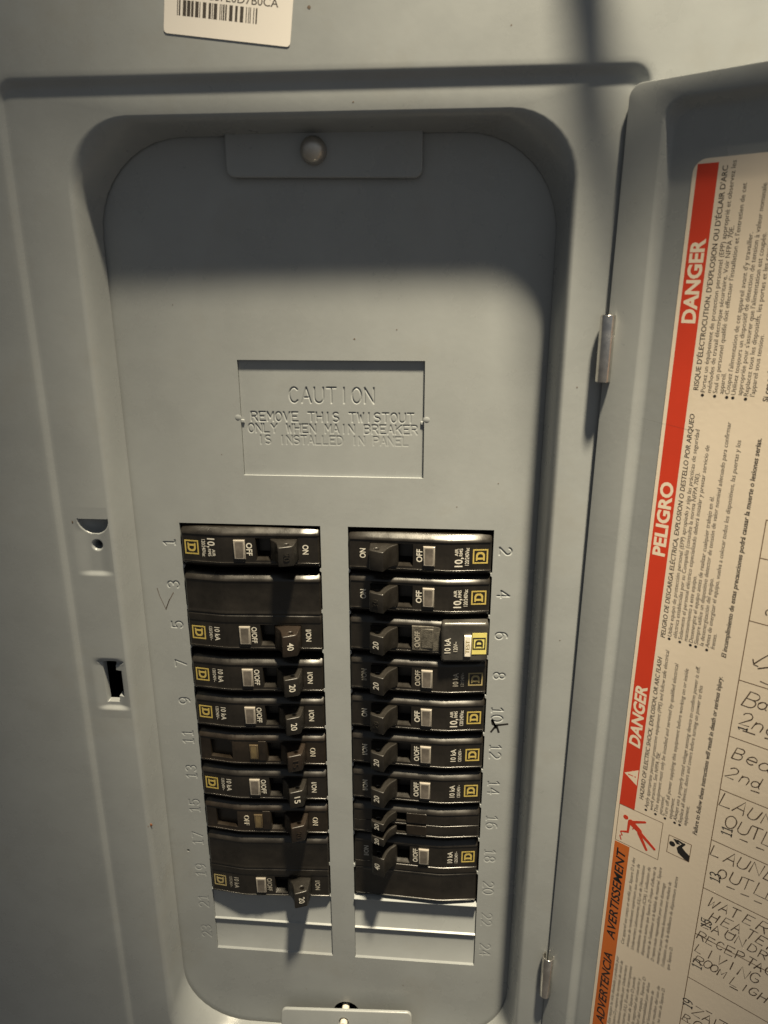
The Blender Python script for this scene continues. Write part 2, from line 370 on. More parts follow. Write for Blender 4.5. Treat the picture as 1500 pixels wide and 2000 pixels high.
# unused filler strips, rows 21-24
for sx in (-1,1):
    x0,x1=sorted((sx*OPW[0],sx*OPW[1]))
    for k in (10,11):
        yt=-PITCH*k; yb=yt-PITCH
        fl=-.85; rb=.05
        prof=[(yt+.1,rb),(yt-.05,rb-.05),(yt-.16,fl+.1),(yt-.3,fl),(yb+.95,fl),(yb+.75,fl+.1),(yb+.28,rb-.06),(yb+.1,rb)] if k==10 else [(yt+.1,rb),(yt-.05,rb-.05),(yt-.16,fl+.1),(yt-.3,fl),(yb+.85,fl),(yb+.65,fl+.1),(yb+.1,-.10),(yb-.1,-.02)]
        if k==10: hi=1.3 if sx>0 else .5; prof=[(yt+.95,-1.6),(yt+.35,hi-.15),(yt+.12,hi),(yt-.08,hi-.1)]+prof[2:]
        V=[(x,y,z) for y,z in prof for x in (x0+.12,x1-.25)]
        F=[(2*i,2*i+2,2*i+3,2*i+1) for i in range(len(prof)-1)]
        mesh('filler_strip', V, F, PAINT, dead, smooth=30)
# marks on the plate
mk=[[(68.2,-87.5),(69.5,-90.0),(70.0,-91.5)],[(70.0,-90.2),(75.0,-89.3)],[(70.4,-90.6),(71.3,-93.6)],[(69.6,-91.0),(68.0,-93.6)],[(68.3,-87.8),(68.6,-89.5),(70.0,-90.6)]]
v,f=ribbon(mk,1.0,.02,.2); mesh('marker_scribble', v, f, INKB, dead)
v,f=ribbon([[(-77.6,-29.6),(-76.9,-33.0),(-74.6,-39.4)],[(-74.6,-39.4),(-72.8,-35.2),(-70.6,-31.4)],[(-74.4,-38.6),(-72.6,-34.4)]],.42,.02,.3); mesh('pencil_tick', v, f, GRAPH, dead)
ch=[]
for x,y,r in ((9.5,75.5,.35),(25.6,79.0,.22),(-1.2,165,0),(-45,30,.2),(-60,88,.2),(50,10,.22),(60,-30,.2),(-84.0,0,0),(30,-245,.25),(-20,-252,.2),(66,20,.25),(-38,-240,.2)):
    if r: ch.append(plate([[(x+r*random.uniform(.6,1.2)*math.cos(t*1.05),y+r*random.uniform(.6,1.2)*math.sin(t*1.05)) for t in range(6)]],.01,.05))
for v,f in ch: mesh('paint_chip', v, f, CHIP, dead)
# retaining tabs with their screws
tab=plate([[(-35.4,150),(-35.4,136.5)]+arc(-32.4,135.2,3,3,180,270,5)+arc(31.6,135.2-.9,3,3,270,360,5)+[(34.6,150)]],1.0,2.6,.5,2)
v=tab[0].copy(); v[:,1]-=.6
t1=mesh('retaining_tab', v, tab[1], PAINT, panel, smooth=40)
v,f=lathe([(4.6,2.4),(4.7,3.6),(4.5,4.9),(3.9,6.2),(2.9,7.1),(1.6,7.7),(.4,7.9)],28,(-3.6,139.8,0)); mesh('screw', v, f, SCREW, t1, smooth=60)
v,f=plate([[(-32.0,-285),(-32.0,-261.5)]+arc(-29.5,-261.2,2.5,2.5,180,90,5)+arc(32.2,-258.4,2.5,2.5,90,0,5)+[(34.7,-285)], disc(.2,-263.6,2.5,16)],4.4,6.0,.4,2)
v=v.copy(); v[:,2]+= -(v[:,1]+256)*.22
t2=mesh('retaining_tab', v, f, PAINT, panel, smooth=40)
v,f=tube([(.2,-263.6,-2),(.2,-263.9,8.2),(.2,-264.0,9.0)],1.9,16); mesh('screw', v, f, WHITEP, t2, smooth=40)
# chips and rust on the frame
cp=[]
for x,y,z,r in ((-1.5,178.5,16.61,.55),(-103.3,4.6,15.02,.7),(-30,171,16.61,.25),(62,172,16.61,.25),(12,152,15.02,.3),(91,60,15.02,.25),(92,-40,15.02,.25)):
    q=plate([[(x+r*(.5 if r>.6 else 1)*random.uniform(.6,1.2)*math.cos(t*1.05),y+r*random.uniform(.6,1.3)*math.sin(t*1.05)) for t in range(6)]],z,z+.04); cp.append(q)
for v,f in cp: mesh('paint_chip', v, f, CHIP, panel)
v,f=lathe([(.9,0),(.7,.25),(.2,.35)],8,(-86.6,-142.5,13.2)); v=v+[(-89.6,-142.0,14.98),(-87.2,-142.0,14.4),(-87.2,-142.8,14.4)]; f=f+[(len(v)-3,len(v)-2,len(v)-1)]
mesh('rust_spot', v, f, RUST, panel)

# ------------------------------------------------------------------ door
TH=math.radians(35); TILT=0.0065
def door_matrix():
    return Matrix.Translation(W(97.5,0,16.0)) @ Matrix.Rotation(-TH,4,'Z') @ Matrix.Translation((0.0015,0,0)) @ Matrix.Rotation(TILT,4,'Y')
def D4(u0,u1,v0,v1,r,n): return [(x,y,n) for x,y in rrect(u0,u1,v0,v1,r,8)]
U1,V0,V1=208,-302,154.8
dl=[D4(.3,U1-.3,V0+.3,V1-.3,3.7,-3.0),D4(0,U1,V0,V1,4,-2.0),D4(0,U1,V0,V1,4,-.5),D4(.2,U1-.2,V0+.2,V1-.2,3.9,-.1),D4(.6,U1-.6,V0+.6,V1-.6,3.6,0),
    D4(11.2,U1-11.2,V0+9,V1-5.4,6,0),D4(11.6,U1-11.6,V0+9.4,V1-5.8,5.8,-.10),D4(12.1,U1-12.1,V0+9.9,V1-6.3,5.6,-.42),D4(12.7,U1-12.7,V0+10.5,V1-7.0,5.4,-1.1),D4(13.3,U1-13.3,V0+11.1,V1-7.7,5.2,-1.9),D4(13.9,U1-13.9,V0+11.7,V1-8.4,5.0,-2.55),D4(14.4,U1-14.4,V0+12.2,V1-9.0,4.8,-2.9),D4(15.0,U1-15.0,V0+12.8,V1-9.7,4.6,-3.0)]
v,f=loft(dl,cap1=True)
bk=[(x,y,-4.2) for x,y,_ in dl[0]]; o=len(v); v=v+bk; n=len(bk); f=f+[tuple(range(o,o+n))[::-1]]+[(o+i,o+(i+1)%n,(i+1)%n,i) for i in range(n)]
door=mesh('door', v, f, PAINT, panel, smooth=40); door.matrix_world=door_matrix()
for va,vb in ((62.5,85.0),(-222.5,-199.5)):
    prof=[]
    for i in range(25):
        a=math.radians(-75+290*i/24); prof.append((.7+2.6*math.cos(a), 1.3+2.6*math.sin(a)))
    inn=[(.7+(a-.7)*.76, 1.3+(b-1.3)*.76) for a,b in prof]
    lp=prof+inn[::-1]
    g=plate([lp],0,vb-va,.12)
    vv=np.array([(p[0],va+p[2],p[1]) for p in g[0]]); ff=[q[::-1] for q in g[1]]
    h=mesh('hinge', vv, ff, CHROME, door, smooth=70)

# ------------------------------------------------------------------ directory label on the door
LBL=empty('directory_label'); LBL.matrix_world=door_matrix() @ Matrix.Translation(W(0,0,-3.0))
tag(LBL,'cream paper label on the open door with red danger band and handwritten circuit list','label')
def lbl(name,geo,m,sm=None): return mesh(name, geo[0], geo[1], m, LBL, smooth=sm)
lbl('paper', plate([rrect(21.6,190,-300,131.6,4,8)],0.02,.14), PAPER)
ZB,ZT=.147,.153
def up(geo, u, v, z=ZT):   # text that reads upwards along the door: right = +v, up = -u
    return frame_geo(geo,(u,v,z),(0,1,0),(-1,0,0),(0,0,1))
lbl('danger_band', plate([rect(22.85,29.1,-106.0,130.2)],ZB-.02,ZB), REDI)
lbl('warning_band', plate([rect(22.85,29.1,-299,-124.2)],ZB-.02,ZB), ORANGEI)
def heads(items,m,name,bold=.02,shear=0):
    for s,cap,u,v0,v1 in items: lbl(name, up(text_geo(s,cap,v1-v0,bold,shear),u,v0), m)
heads([('DANGER',4.1,28.0,83.0,108.6),('PELIGRO',4.1,27.9,2.4,29.6)],WHITEI,'danger_word',.035)
heads([('DANGER',4.1,27.9,-77.6,-50.6)],WHITEI,'danger_word',.035,.18)
heads([('AVERTISSEMENT',3.5,27.7,-174.4,-126.8),('ADVERTENCIA',3.5,27.7,-223.6,-182.2)],INKB,'warning_word',.02,.18)
# alert triangle
tri=plate([[(28.7,-94.4),(28.7,-87.2),(23.4,-90.8)],],ZT-.02,ZT); lbl('alert_triangle',tri,WHITEI)
lbl('alert_mark', join([plate([[(24.9,-91.05),(24.9,-90.55),(27.0,-90.65),(27.0,-90.95)]],ZT,ZT+.004),plate([disc(27.7,-90.8,.3,8)],ZT,ZT+.004)]),REDI)
ROWS=[31.1,33.4,35.3,37.2,39.05,40.9,42.75,44.6,46.5,48.35,52.3]
def para(name, head, lines, bold_line, vH, vT, vB, sh):
    lbl('heading_line', up(text_geo(head[0],1.55,head[1]-vH,.012,sh),ROWS[0]+.75,vH), INK)
    for i,(s,end,b) in enumerate(lines):
        lbl('text_line', up(text_geo(s,1.38,end-vT,.0,sh),ROWS[1+i]+.65,vT), INK)
        if b: lbl('bullet', plate([disc(ROWS[1+i],vT-1.0,.52,10)],ZT-.02,ZT), INKB)
    if bold_line: lbl('bold_line', up(text_geo(bold_line[0],1.5,bold_line[1]-vB,.022,sh),ROWS[10]+.7,vB), INK)
para('french_text',("RISQUE D'ÉLECTROCUTION, D'EXPLOSION OU D'ÉCLAIR D'ARC",129.1),[
 ("Portez un équipement de protection personnel (EPP) approprié et observez les",130.3,1),("méthodes de travail électrique sécuritaire. Voir NFPA 70E.",112,0),
 ("Seul un personnel qualifié doit effectuer l'installation et l'entretien de cet",123.8,1),("appareil.",68,0),("Coupez l'alimentation de cet appareil avant d'y travailler.",109.9,1),
 ("Utilisez toujours un dispositif de détection de tension à valeur nominale",123.4,1),("appropriée pour s'assurer que l'alimentation est coupée.",109.7,0),
 ("Replacez tous les dispositifs, les portes et les couvercles avant de mettre",126,1),("l'appareil sous tension.",80.4,0)],
 ("Si ces précautions ne sont pas respectées, cela entraînera la mort.",126),61.9,61.4,60.2,0)
para('spanish_text',("PELIGRO DE DESCARGA ELÉCTRICA, EXPLOSION O DESTELLO POR ARQUEO",54),[
 ("Utilice equipo de protección personal (EPP) apropiado y siga las prácticas de seguridad",49.1,1),("eléctrica establecidas por su Compañía (consulte la norma NFPA 70E).",34.5,0),
 ("Solamente el personal eléctrico especializado deberá instalar y prestar servicio de",44.2,1),("mantenimiento a este equipo.",-1.9,0),("Desenergice el equipo antes de realizar cualquier trabajo en él.",27.3,1),
 ("Siempre utilice un dispositivo detector de tensión de valor nominal adecuado para confirmar",52.7,1),("la desenergización del equipo.",-1.3,0),
 ("Antes de energizar el equipo, vuelva a colocar todos los dispositivos, las puertas y los",47.2,1),("frentes.",-21.3,0)],
 ("El incumplimiento de estas precauciones podrá causar la muerte o lesiones serias.",48.6),-28.4,-27.2,-29.1,.12)
para('english_text',("HAZARD OF ELECTRIC SHOCK, EXPLOSION, OR ARC FLASH",-36.4),[
 ("Apply appropriate personal protective equipment (PPE) and follow safe electrical",-32.8,1),("work practices. See NFPA 70E.",-75.8,0),
 ("This equipment must only be installed and serviced by qualified electrical",-36.9,1),("personnel.",-94.1,0),("Turn off all power supplying this equipment before working on or inside",-37.7,1),
 ("equipment.",-92.9,0),("Always use a properly rated voltage sensing device to confirm power is off.",-35.5,1),
 ("Replace all devices, doors and covers before turning on power to this",-42.5,1),("equipment.",-93.7,0)],
 ("Failure to follow these instructions will result in death or serious injury.",-36.6),-99.5,-102.4,-104.6,.15)
def small(name, rows, u0, v0, du):
    for i,(s,end) in enumerate(rows): lbl('text_line', up(text_geo(s,1.28,end-v0,0,.15),u0+du*i,v0), INK)
small('french_warning_text',[("Cet appareil est conçu et vérifié par Square D à des",-128),("niveaux de rendement supérieurs aux normes de",-130),("Underwriters Laboratories (UL) et de l'Association",-129.5),
 ("canadienne de normalisation (CSA). L'utilisation de",-129),("disjoncteurs autres que Square D risque d'affecter la",-127.5),("sécurité de l'utilisateur et la fiabilité du matériel. Square",-126.5),
 ("D rejette toute responsabilité pour tout dommage",-133),("matériel ou pour mauvais fonctionnement résultant de",-131),("l'utilisation ou de la défaillance de disjoncteurs autres",-127.1),("que Square D.",-161.3)],31.9,-173.5,2.13)
small('spanish_warning_text',[("Este equipo ha sido diseñado y probado por",-181.3),("Square D y supera las normas de nivel de",-182.5),("rendimiento establecidas por Underwriters",-183.5),("Laboratories (UL). El uso de interruptores",-182.6),
 ("que no sean de Square D puede",-187),("afectar la seguridad del usuario y",-186),("la fiabilidad del equipo. Square D",-184),("no asume responsabilidad por daños",-185.5),("al equipo o mal funcionamiento de",-188.5),("las unidades que resulten del uso de",-184.2),("interruptores que no sean de Square D.",-183.8)],30.6,-220.5,2.0)
# pictograms
def fr(u0,u1,v0,v1,t,z=ZT): return plate([rect(u0,u1,v0,v1),rect(u0+t,u1-t,v0+t,v1-t)],z-.02,z)
def cap(a,b,w0,w1=None,z=ZT,n=6):
    w1=w1 if w1 is not None else w0; a=np.array(a,float);b=np.array(b,float);d=(b-a)/np.linalg.norm(b-a); t=math.atan2(d[1],d[0])
    P=[tuple(a+w0/2*np.array([math.cos(t+math.pi/2+math.pi*i/n),math.sin(t+math.pi/2+math.pi*i/n)])) for i in range(n+1)]
    P+=[tuple(b+w1/2*np.array([math.cos(t-math.pi/2+math.pi*i/n),math.sin(t-math.pi/2+math.pi*i/n)])) for i in range(n+1)]
    return plate([P],z-.02,z)
def blob(pts,z): return plate([pts],z-.02,z)
lbl('pictogram_frame', fr(22.9,40.6,-123.7,-105.8,.22), LINEI); lbl('pictogram_frame', fr(43.2,51.9,-118.0,-109.7,.25), LINEI)
# falling man struck by a bolt
man=[plate([disc(26.1,-110.9,1.05,14)],ZT-.02,ZT), cap((28.4,-112.2),(32.0,-114.5),2.6,2.2,ZT+.002), cap((28.5,-112.0),(33.8,-109.2),1.3,.9,ZT+.004), cap((27.7,-112.6),(27.6,-117.0),1.2,.9,ZT+.006),
     cap((27.6,-117.3),(25.0,-118.4),1.0,.6,ZT+.008), cap((32.2,-115.0),(38.6,-119.5),1.5,1.1,ZT+.010), cap((32.0,-115.6),(35.6,-121.6),1.5,1.1,ZT+.002)]
lbl('shock_pictogram', join(man), REDI)
lbl('shock_pictogram_bolt', join([ribbon([[(25.3,-122.3),(24.6,-120.6),(25.6,-120.0),(24.7,-118.6)],[(29.4,-114.9),(30.2,-113.4),(30.6,-114.6),(31.2,-113.2)]],.45,ZT+.014)]), REDI)
rd=[plate([disc(44.9,-113.2,1.15,14)],ZT-.02,ZT), blob([(46.6,-113.9),(48.4,-112.6),(50.2,-114.2),(51.7,-115.0),(51.7,-117.8),(50.0,-117.6),(47.4,-116.0)],ZT+.002), cap((47.6,-113.4),(49.2,-111.0),1.1,.9,ZT+.004), cap((49.0,-111.2),(46.8,-110.6),.9,.7,ZT+.006), blob([(45.0,-110.7),(46.2,-110.4),(47.8,-111.9),(46.6,-112.4)],ZT+.008)]
lbl('manual_pictogram', join(rd), INKB)
# table rules and handwriting
rules=[[(58.2,-299),(58.2,22.6)],[(58.2,22.6),(188,22.6)],[(86.6,-180),(86.4,-299)]]
for k in range(14): rules.append([(58.2,9.5-22.6*k),(188,9.5-22.6*k)])
for i,q in enumerate(rules): lbl('table_rule', ribbon([q],.30,ZT+(.002 if i in (0,2) else 0)), LINEI)
HW=[]
def hw(s,u,v,h,p,j=.38,wr=.62,sl=.3): lbl('handwritten_word', ribbon(strokes(s,u,v,h,p,j,wr,sl),.38,ZT+.006,.3), PEN)
hw('Bat',60.6,-44.4,5.6,4.5); hw('2nd',60.2,-52.4,5.6,4.4); hw('Bedr',60.2,-66.6,5.6,4.1); hw('2nd',59.3,-74.6,5.4,4.0); hw('F',78,-75.6,5,4)
hw('LAUNDRY',58.9,-87.8,5.0,4.6,wr=.66,sl=.28); hw('OUTLETS',61.6,-95.8,5.0,4.3,wr=.66,sl=.18)
hw('LAUNDRY',58.6,-110.2,5.0,4.6,wr=.66,sl=.28); hw('OUTLETS',61.8,-118.2,5.0,4.3,wr=.66,sl=.18)
hw('WATER',60.0,-133.0,4.8,4.4,wr=.62); hw('HEATER',62.4,-138.8,4.0,4.0,wr=.6); hw('ZAUNDRY',59.6,-144.0,3.7,4.1,wr=.66,sl=.2); hw('RECEPTACLE',58.9,-150.2,3.9,3.5,wr=.62,sl=.2)
hw('LIVING',59.0,-156.9,4.4,3.9,wr=.6,sl=.2); hw('ROOM',59.4,-162.4,3.7,3.0,wr=.66); hw('LIGHTS',73.2,-163.2,4.2,3.1,wr=.6)
hw('ZAUNDRY',61.8,-188.2,4.2,4.2,wr=.66,sl=.2); hw('ROOM',58.9,-193.9,4.0,3.6,wr=.66)
for q in (((62.2,-54.4),(66.0,-54.3)),((69.2,-54.2),(72.0,-54.0)),((68.0,-76.4),(70.6,-76.2)),((76.6,-77.4),(80,-77.0)),((67.4,-98.0),(69.9,-97.9)),((73,-98.4),(75.4,-98.2)),((66,-120.6),(68.6,-120.3)),((71,-120.8),(73.6,-120.4)),((75.6,-121),(78,-120.8)),((69.5,-140.3),(71.6,-140.2)),((66.8,-182.6),(69.0,-182.4)),((72,-183),(75,-182.8)),((73.3,-164.6),(76,-164.5))): HW.append(list(q))
HW += [[(62.0,-28.0),(64.2,-25.2),(67.5,-21.5),(72,-17.5)],[(61.4,-26.6),(61.9,-28.4),(63.2,-28.6)],[(63.4,-29.4),(66,-28.0),(70,-27.8)],[(64.8,-33.8),(67.6,-34.2)],
       [(63.5,6.5),(66.0,5.2),(69,7.5)],[(63.8,1.0),(66.2,3.6)],[(64.6,-2.4),(67.5,.5)]]
HW += rot_strokes(strokes('3',0,0,4.2,3,.2),66.5,-9.8)
for q in HW: lbl('pen_stroke', ribbon([q],.38,ZT+.008,.3), PEN)
ST=[]
for s,u,v in (('11',64.6,-99.0),('13',63.4,-121.0),('15',63.2,-143.6),('17',62.6,-164.8),('19',61.6,-186.4)):
    lbl('row_number', ribbon(rot_strokes(strokes(s,0,0,3.6,2.0,.12,wr=.5),u,v),.42,ZT+.010,.1), INKB)
lbl('row_number', ribbon(rot_strokes(strokes('1',0,0,3.0,2.0),63.4,-54.6),.42,ZT+.010,.1), INKB)

# ------------------------------------------------------------------ barcode sticker on the cover
BS=empty('barcode_sticker', W(-8.0,167.6,16.62), (0,math.radians(7.0),0))
tag(BS,'white barcode sticker stuck slightly askew on the grey cover above the door opening','sticker')
g=plate([rrect(-41.4,0,0,32,1.2,5)],.03,.16); v=g[0].copy()
mesh('sticker_paper', v, g[1], STICK, BS)
rb=random.Random(3); x=-37.2; bars=[]
while x<-11.6:
    w=rb.choice((.28,.28,.5,.8,1.1)); bars.append(plate([rect(x,min(x+w,-11.2),5.3,9.7)],.15,.168)); x+=w+rb.choice((.25,.3,.5,.8))
v,f=join(bars); mesh('barcode', v, f, INK, BS)
v,f=frame_geo(text_geo('MAC: 3C5FE0D7B0CA',2.3,34.4,.004),(-39,10.5,.17),(1,0,0),(0,1,0),(0,0,1)); mesh('serial_text', v, f, INK, BS)

# ------------------------------------------------------------------ cable added out of view above to cast the soft shadow band
pth=[(38,1240,24),(40,460,24),(50,340,22),(64,284,22),(73,268,22.5),(80,265,28),(96.6,265,41),(103,266,47),(110,269,52),(125,273,61),(143,277,73),(170,279,91),(200,282,112),(225,295,128),(238,340,138),(245,460,145),(250,1240,150)]
v,f=tube(pth,4.6,14); cb=mesh('shadow_cable', v, f, HAND, smooth=60); tag(cb,'dark cable added out of view to cast the shadow on cover and door','shadow_cable')

# ------------------------------------------------------------------ circuit breakers
def hgt(s): return 1.3+2.3*min(s,42)/42 if s<=42 else 3.6-2.3*(s-42)/17.6
SHO=[(9.02,-18),(9.02,-3.0),(8.8,-2.45),(8.2,-1.75),(7.6,-1.08),(7.15,-.60),(6.8,-.30),(6.45,-.11),(6.15,-.01),(6.02,0),(5.92,-.22),(5.68,-.30)]
def section(kind):
    if kind=='two':
        a=[(w+9.52,d) for w,d in SHO]+[(9.52+5,-.25),(9.52-5,-.25),(9.52-5.68,-.30),(9.52-5.9,-.26),(9.52-6.0,-.06),(9.52-6.3,0)]
        a+=[(.6,-.02),(.3,-.3),(-.2,-.34),(-.5,-.04),(-.9,0),(-1.3,-.16),(-2.2,-.24),(-9.5,-.26)]+[(-w-9.52,d) for w,d in SHO[::-1]]
        return a
    h=[(5,-.25),(-5,-.25)] if kind!='tandem' else [(5.5,-.25),(3.0,-.25),(1.0,-.25),(.25,-.25),(.12,-.5),(-.12,-.5),(-.25,-.25),(-1.0,-.25),(-3.0,-.25),(-5.5,-.25)]
    return SHO+h+[(-w,d) for w,d in SHO[::-1]]
def body(kind, wells, m, parent, pits=()):
    """wells: (s0,s1,w0,w1,depth) openings in the face"""
    sec=section(kind)
    for wl in list(wells)+list(pits):
        for w in (wl[2],wl[3]):
            if not any(abs(w-q[0])<.02 for q in sec):
                i=next(i for i in range(len(sec)-1) if sec[i][0]>w>sec[i+1][0])
                t=(sec[i][0]-w)/(sec[i][0]-sec[i+1][0]); sec.insert(i+1,(w,sec[i][1]*(1-t)+sec[i+1][1]*t))
    ss={.5,1.1,58.3,58.9,40.6,41.4,42,42.6,43.4,12,22,33,50}
    for wl in list(wells)+list(pits): ss|={wl[0],wl[1]}
    ss=sorted(ss)
    def h2(s):
        b=hgt(s)
        if 40.6<=s<=43.4: b-=.18*(1-abs(s-42)/1.4)**2
        e=.0
        if s<.6 or s>58.8: e=.55
        return b-e
    n=len(sec); V=[(s,w,h2(s)+d if d>-10 else -18) for s in ss for w,d in sec]; F=[]
    def inside(s0,s1,wa,wb):
        for a,b,c,d,_ in list(wells)+list(pits):
            if s0>=a-.01 and s1<=b+.01 and min(wa,wb)>=c-.01 and max(wa,wb)<=d+.01: return True
        return False
    for k in range(len(ss)-1):
        for i in range(n-1):
            if inside(ss[k],ss[k+1],sec[i][0],sec[i+1][0]): continue
            F.append((k*n+i,k*n+i+1,(k+1)*n+i+1,(k+1)*n+i))
    F.append(tuple(range(n))[::-1]); F.append(tuple((len(ss)-1)*n+i for i in range(n)))
    for a,b,c,d,dep in list(wells)+list(pits):
        # walls follow the rim, then slope to a smaller floor
        wsec=[q for q in sec if c-.01<=q[0]<=d+.01]; sst_=[s for s in ss if a-.01<=s<=b+.01]
        rim=[(s,wsec[0][0],h2(s)+wsec[0][1]) for s in sst_]+[(sst_[-1],w,h2(sst_[-1])+q) for w,q in wsec[1:]]+[(s,wsec[-1][0],h2(s)+wsec[-1][1]) for s in sst_[::-1][1:]]+[(sst_[0],w,h2(sst_[0])+q) for w,q in wsec[::-1][1:-1]]
        ms,mw=(a+b)/2,(c+d)/2; pit=any(wl is q for wl in pits for q in ((a,b,c,d,dep),))
        sl=.93 if dep<3 else .55
        lo1=[(ms+(x-ms)*.98,mw+(y-mw)*(.97),z-.5) for x,y,z in rim]
        lo_=[(ms+(x-ms)*.97,mw+(y-mw)*sl,z-dep) for x,y,z in rim]
        o=len(V); m_=len(rim); V+=rim+lo1+lo_
        for lv in range(2):
            F+=[(o+lv*m_+i,o+lv*m_+(i+1)%m_,o+(lv+1)*m_+(i+1)%m_,o+(lv+1)*m_+i) for i in range(m_)]
        F.append(tuple(o+2*m_+i for i in range(m_)))
    me=mesh('body', V, F, m, parent, smooth=35)
    bm=bmesh.new(); bm.from_mesh(me.data); bmesh.ops.recalc_face_normals(bm,faces=bm.faces); bm.to_mesh(me.data); bm.free()
    return me
HP=[(9.2,-4),(9.55,7.0),(9.9,7.9),(10.4,8.25),(14.9,10.05),(15.5,9.95),(15.85,9.3),(16.2,8.0),(16.8,6.2),(17.7,4.4),(18.9,2.9),(20.2,1.8),(20.9,.6),(21.2,-4)]
def handle(parent, wc, hw_, m, txt, style, tm=None, zoff=1.4):
    g=plate([[(s,z+zoff) for s,z in HP], disc(12.6,6.3+zoff,.95,12)], -hw_, hw_, .42, 2)
    V=[(p[0],p[2]+wc+ (0 if p[1]<5 else 0),p[1]) for p in g[0]]
    # the grip narrows a little towards its tip
    V=[(s,wc+(w-wc)*(1.03-.012*max(0,z-zoff)),z) for s,w,z in V]
    F=[q[::-1] for q in g[1]]
    h=mesh('handle', V, F, m, parent, smooth=35)
    if txt:
        a=math.atan2(1.9,4.6); cw=1.75*len(txt); capz=2.6 if hw_>3 else 2.2
        if hw_<3: cw=1.6*len(txt)
        ex=.0 if style=='print' else .16
        g=text_geo(txt,capz,cw,.012 if style=='print' else -.01,0,ex)
        o=(12.2+capz/2*math.cos(a), wc-cw/2, zoff+9.15+capz/2*math.sin(a)+.06)
        v,f=frame_geo(g,o,(0,1,0),(-math.cos(a),0,-math.sin(a)),(-math.sin(a),0,math.cos(a)))
        mesh('rating_number', v, f, tm, h)
    return h
def face_text(s,cap,width,sc,wc,bold=.012,ext=0,lift=.025,dz=-.25):
    """printed on the face: reads along +w, top towards the inboard end"""
    sl=(2.3/42) if sc<42 else (-2.3/17.6)
    a=math.atan(sl); g=text_geo(s,cap,width,bold,0,ext)
    o=(sc+cap/2*math.cos(a), wc-width/2, hgt(sc)+dz+lift+cap/2*math.sin(a))
    return frame_geo(g,o,(0,1,0),(-math.cos(a),0,-math.sin(a)),(-math.sin(a),0,math.cos(a)))
def on_face(geo, sc, wc, lift=.025, dz=-.25):
    sl=(2.3/42) if sc<42 else (-2.3/17.6); a=math.atan(sl)
    return frame_geo(geo,(sc,wc,hgt(sc)+dz+lift),(0,1,0),(-math.cos(a),0,-math.sin(a)),(-math.sin(a),0,math.cos(a)))
def logo(parent, m, wc=0, sc=54.4, k=.93, dz=-.25, lift=.03):
    h=3.35*k
    fr_=plate([rect(-h,h,-h,h),rect(-h+.62*k,h-.62*k,-h+.62*k,h-.62*k)],-.02,.02)
    d=[(-2.0,-1.95),(.7,-1.95),(1.6,-1.5),(2.0,-.8),(2.0,.8),(1.6,1.5),(.7,1.95),(-2.0,1.95),(-2.0,1.3),(-1.5,1.3),(-1.5,-1.3),(-2.0,-1.3)]
    hl=[(-.6,-1.15),(.35,-1.15),(.9,-.75),(1.1,-.3),(1.1,.3),(.9,.75),(.35,1.15),(-.6,1.15)]
    dd=plate([[(a*k,b*k) for a,b in d],[(a*k,b*k) for a,b in hl]],-.02,.02)
    v,f=on_face(join([fr_,dd]),sc,wc,lift,dz); return mesh('emblem', v, f, m, parent)
def window(parent, m, s0=31.2,s1=36.0,w0=-4.2,w1=4.2,h=1.0,wc=0):
    g=box(w0,w1,-(s1-s0)/2,(s1-s0)/2,-.4,h,.42); v,f=on_face(g,(s0+s1)/2,wc,0); o=mesh('window', v, f, m, parent, smooth=50)
    g=plate([rrect(w0+.75,w1-.75,-(s1-s0)/2+.8,(s1-s0)/2-.8,.4,3)],h-.02,h+.03); v,f=on_face(g,(s0+s1)/2,wc,0); mesh('shade_inset', v, f, INSHADE if m is WINDOW else INSHADEY, o)  # added dark inset: painted shade that leaves a bright rim
    return o
SLOT=(9.2,27.0,-4.9,4.9,6.0)
used={}
LSH={0:0,1:-1.3,3:-2.8,4:-2.8,5:-2.8,6:-2.8,7:-2.8,8:-2.3}      # the left column sits a little low in its opening
def ysh(col,row): return LSH[row] if col<0 else (-.8 if row==0 else 0)
def root(col,row,name='circuit_breaker',off=0.0):
    """col -1 left / +1 right; row 0-11; off = extra rows for the middle of a two-pole unit"""
    return empty(name, W(col*5.7,-PITCH*(row+.5+off)+ysh(col,row),0), (0,0 if col>0 else math.pi,0))
def prints(parent, style, m, wc=0, gold=None, worn=False):
    if style=='air':
        g=join([face_text('10,',3.1,4.1,45.6,wc-2.4,.02), face_text('AIR',1.35,3.2,44.7,wc+1.9,.008), face_text('RMS',1.35,3.3,46.5,wc+1.9,.008), face_text('120/240Vac',1.6,7.6,49.0,wc,.008)])
        o=(face_text('OFF',2.35,5.6,29.6,wc,.02), face_text('ON',2.35,4.2,6.2,wc,.02))
    else:
        g=join([face_text('10 kA',2.3,6.4,45.9,wc,.014), face_text('120/240V~',1.45,6.6,48.8,wc,.002)])
        o=(face_text('O/OFF',2.2,7.6,29.6,wc,.016), face_text('I/ON',2.2,5.6,6.2,wc,.016))
    mesh('rating_print', g[0], g[1], m, parent)
    for q,nm in zip(o,('off_print','on_print')): mesh(nm, q[0], q[1], m, parent)
def single(col,row,style,txt,tstyle,label,faded=False,bodym=None):
    r=root(col,row); tag(r,label,'circuit breaker',group='circuit breakers in two rows')
    key=(style,txt,tstyle,faded)
    body('one',[SLOT],bodym or BLACK,r)
    handle(r,0,4.6,HAND,txt,tstyle,PRINT if tstyle=='print' else HAND)
    window(r,WINDOW); logo(r,GOLDD if faded else GOLD); prints(r,style,PRINTD if faded else PRINT)
    return r
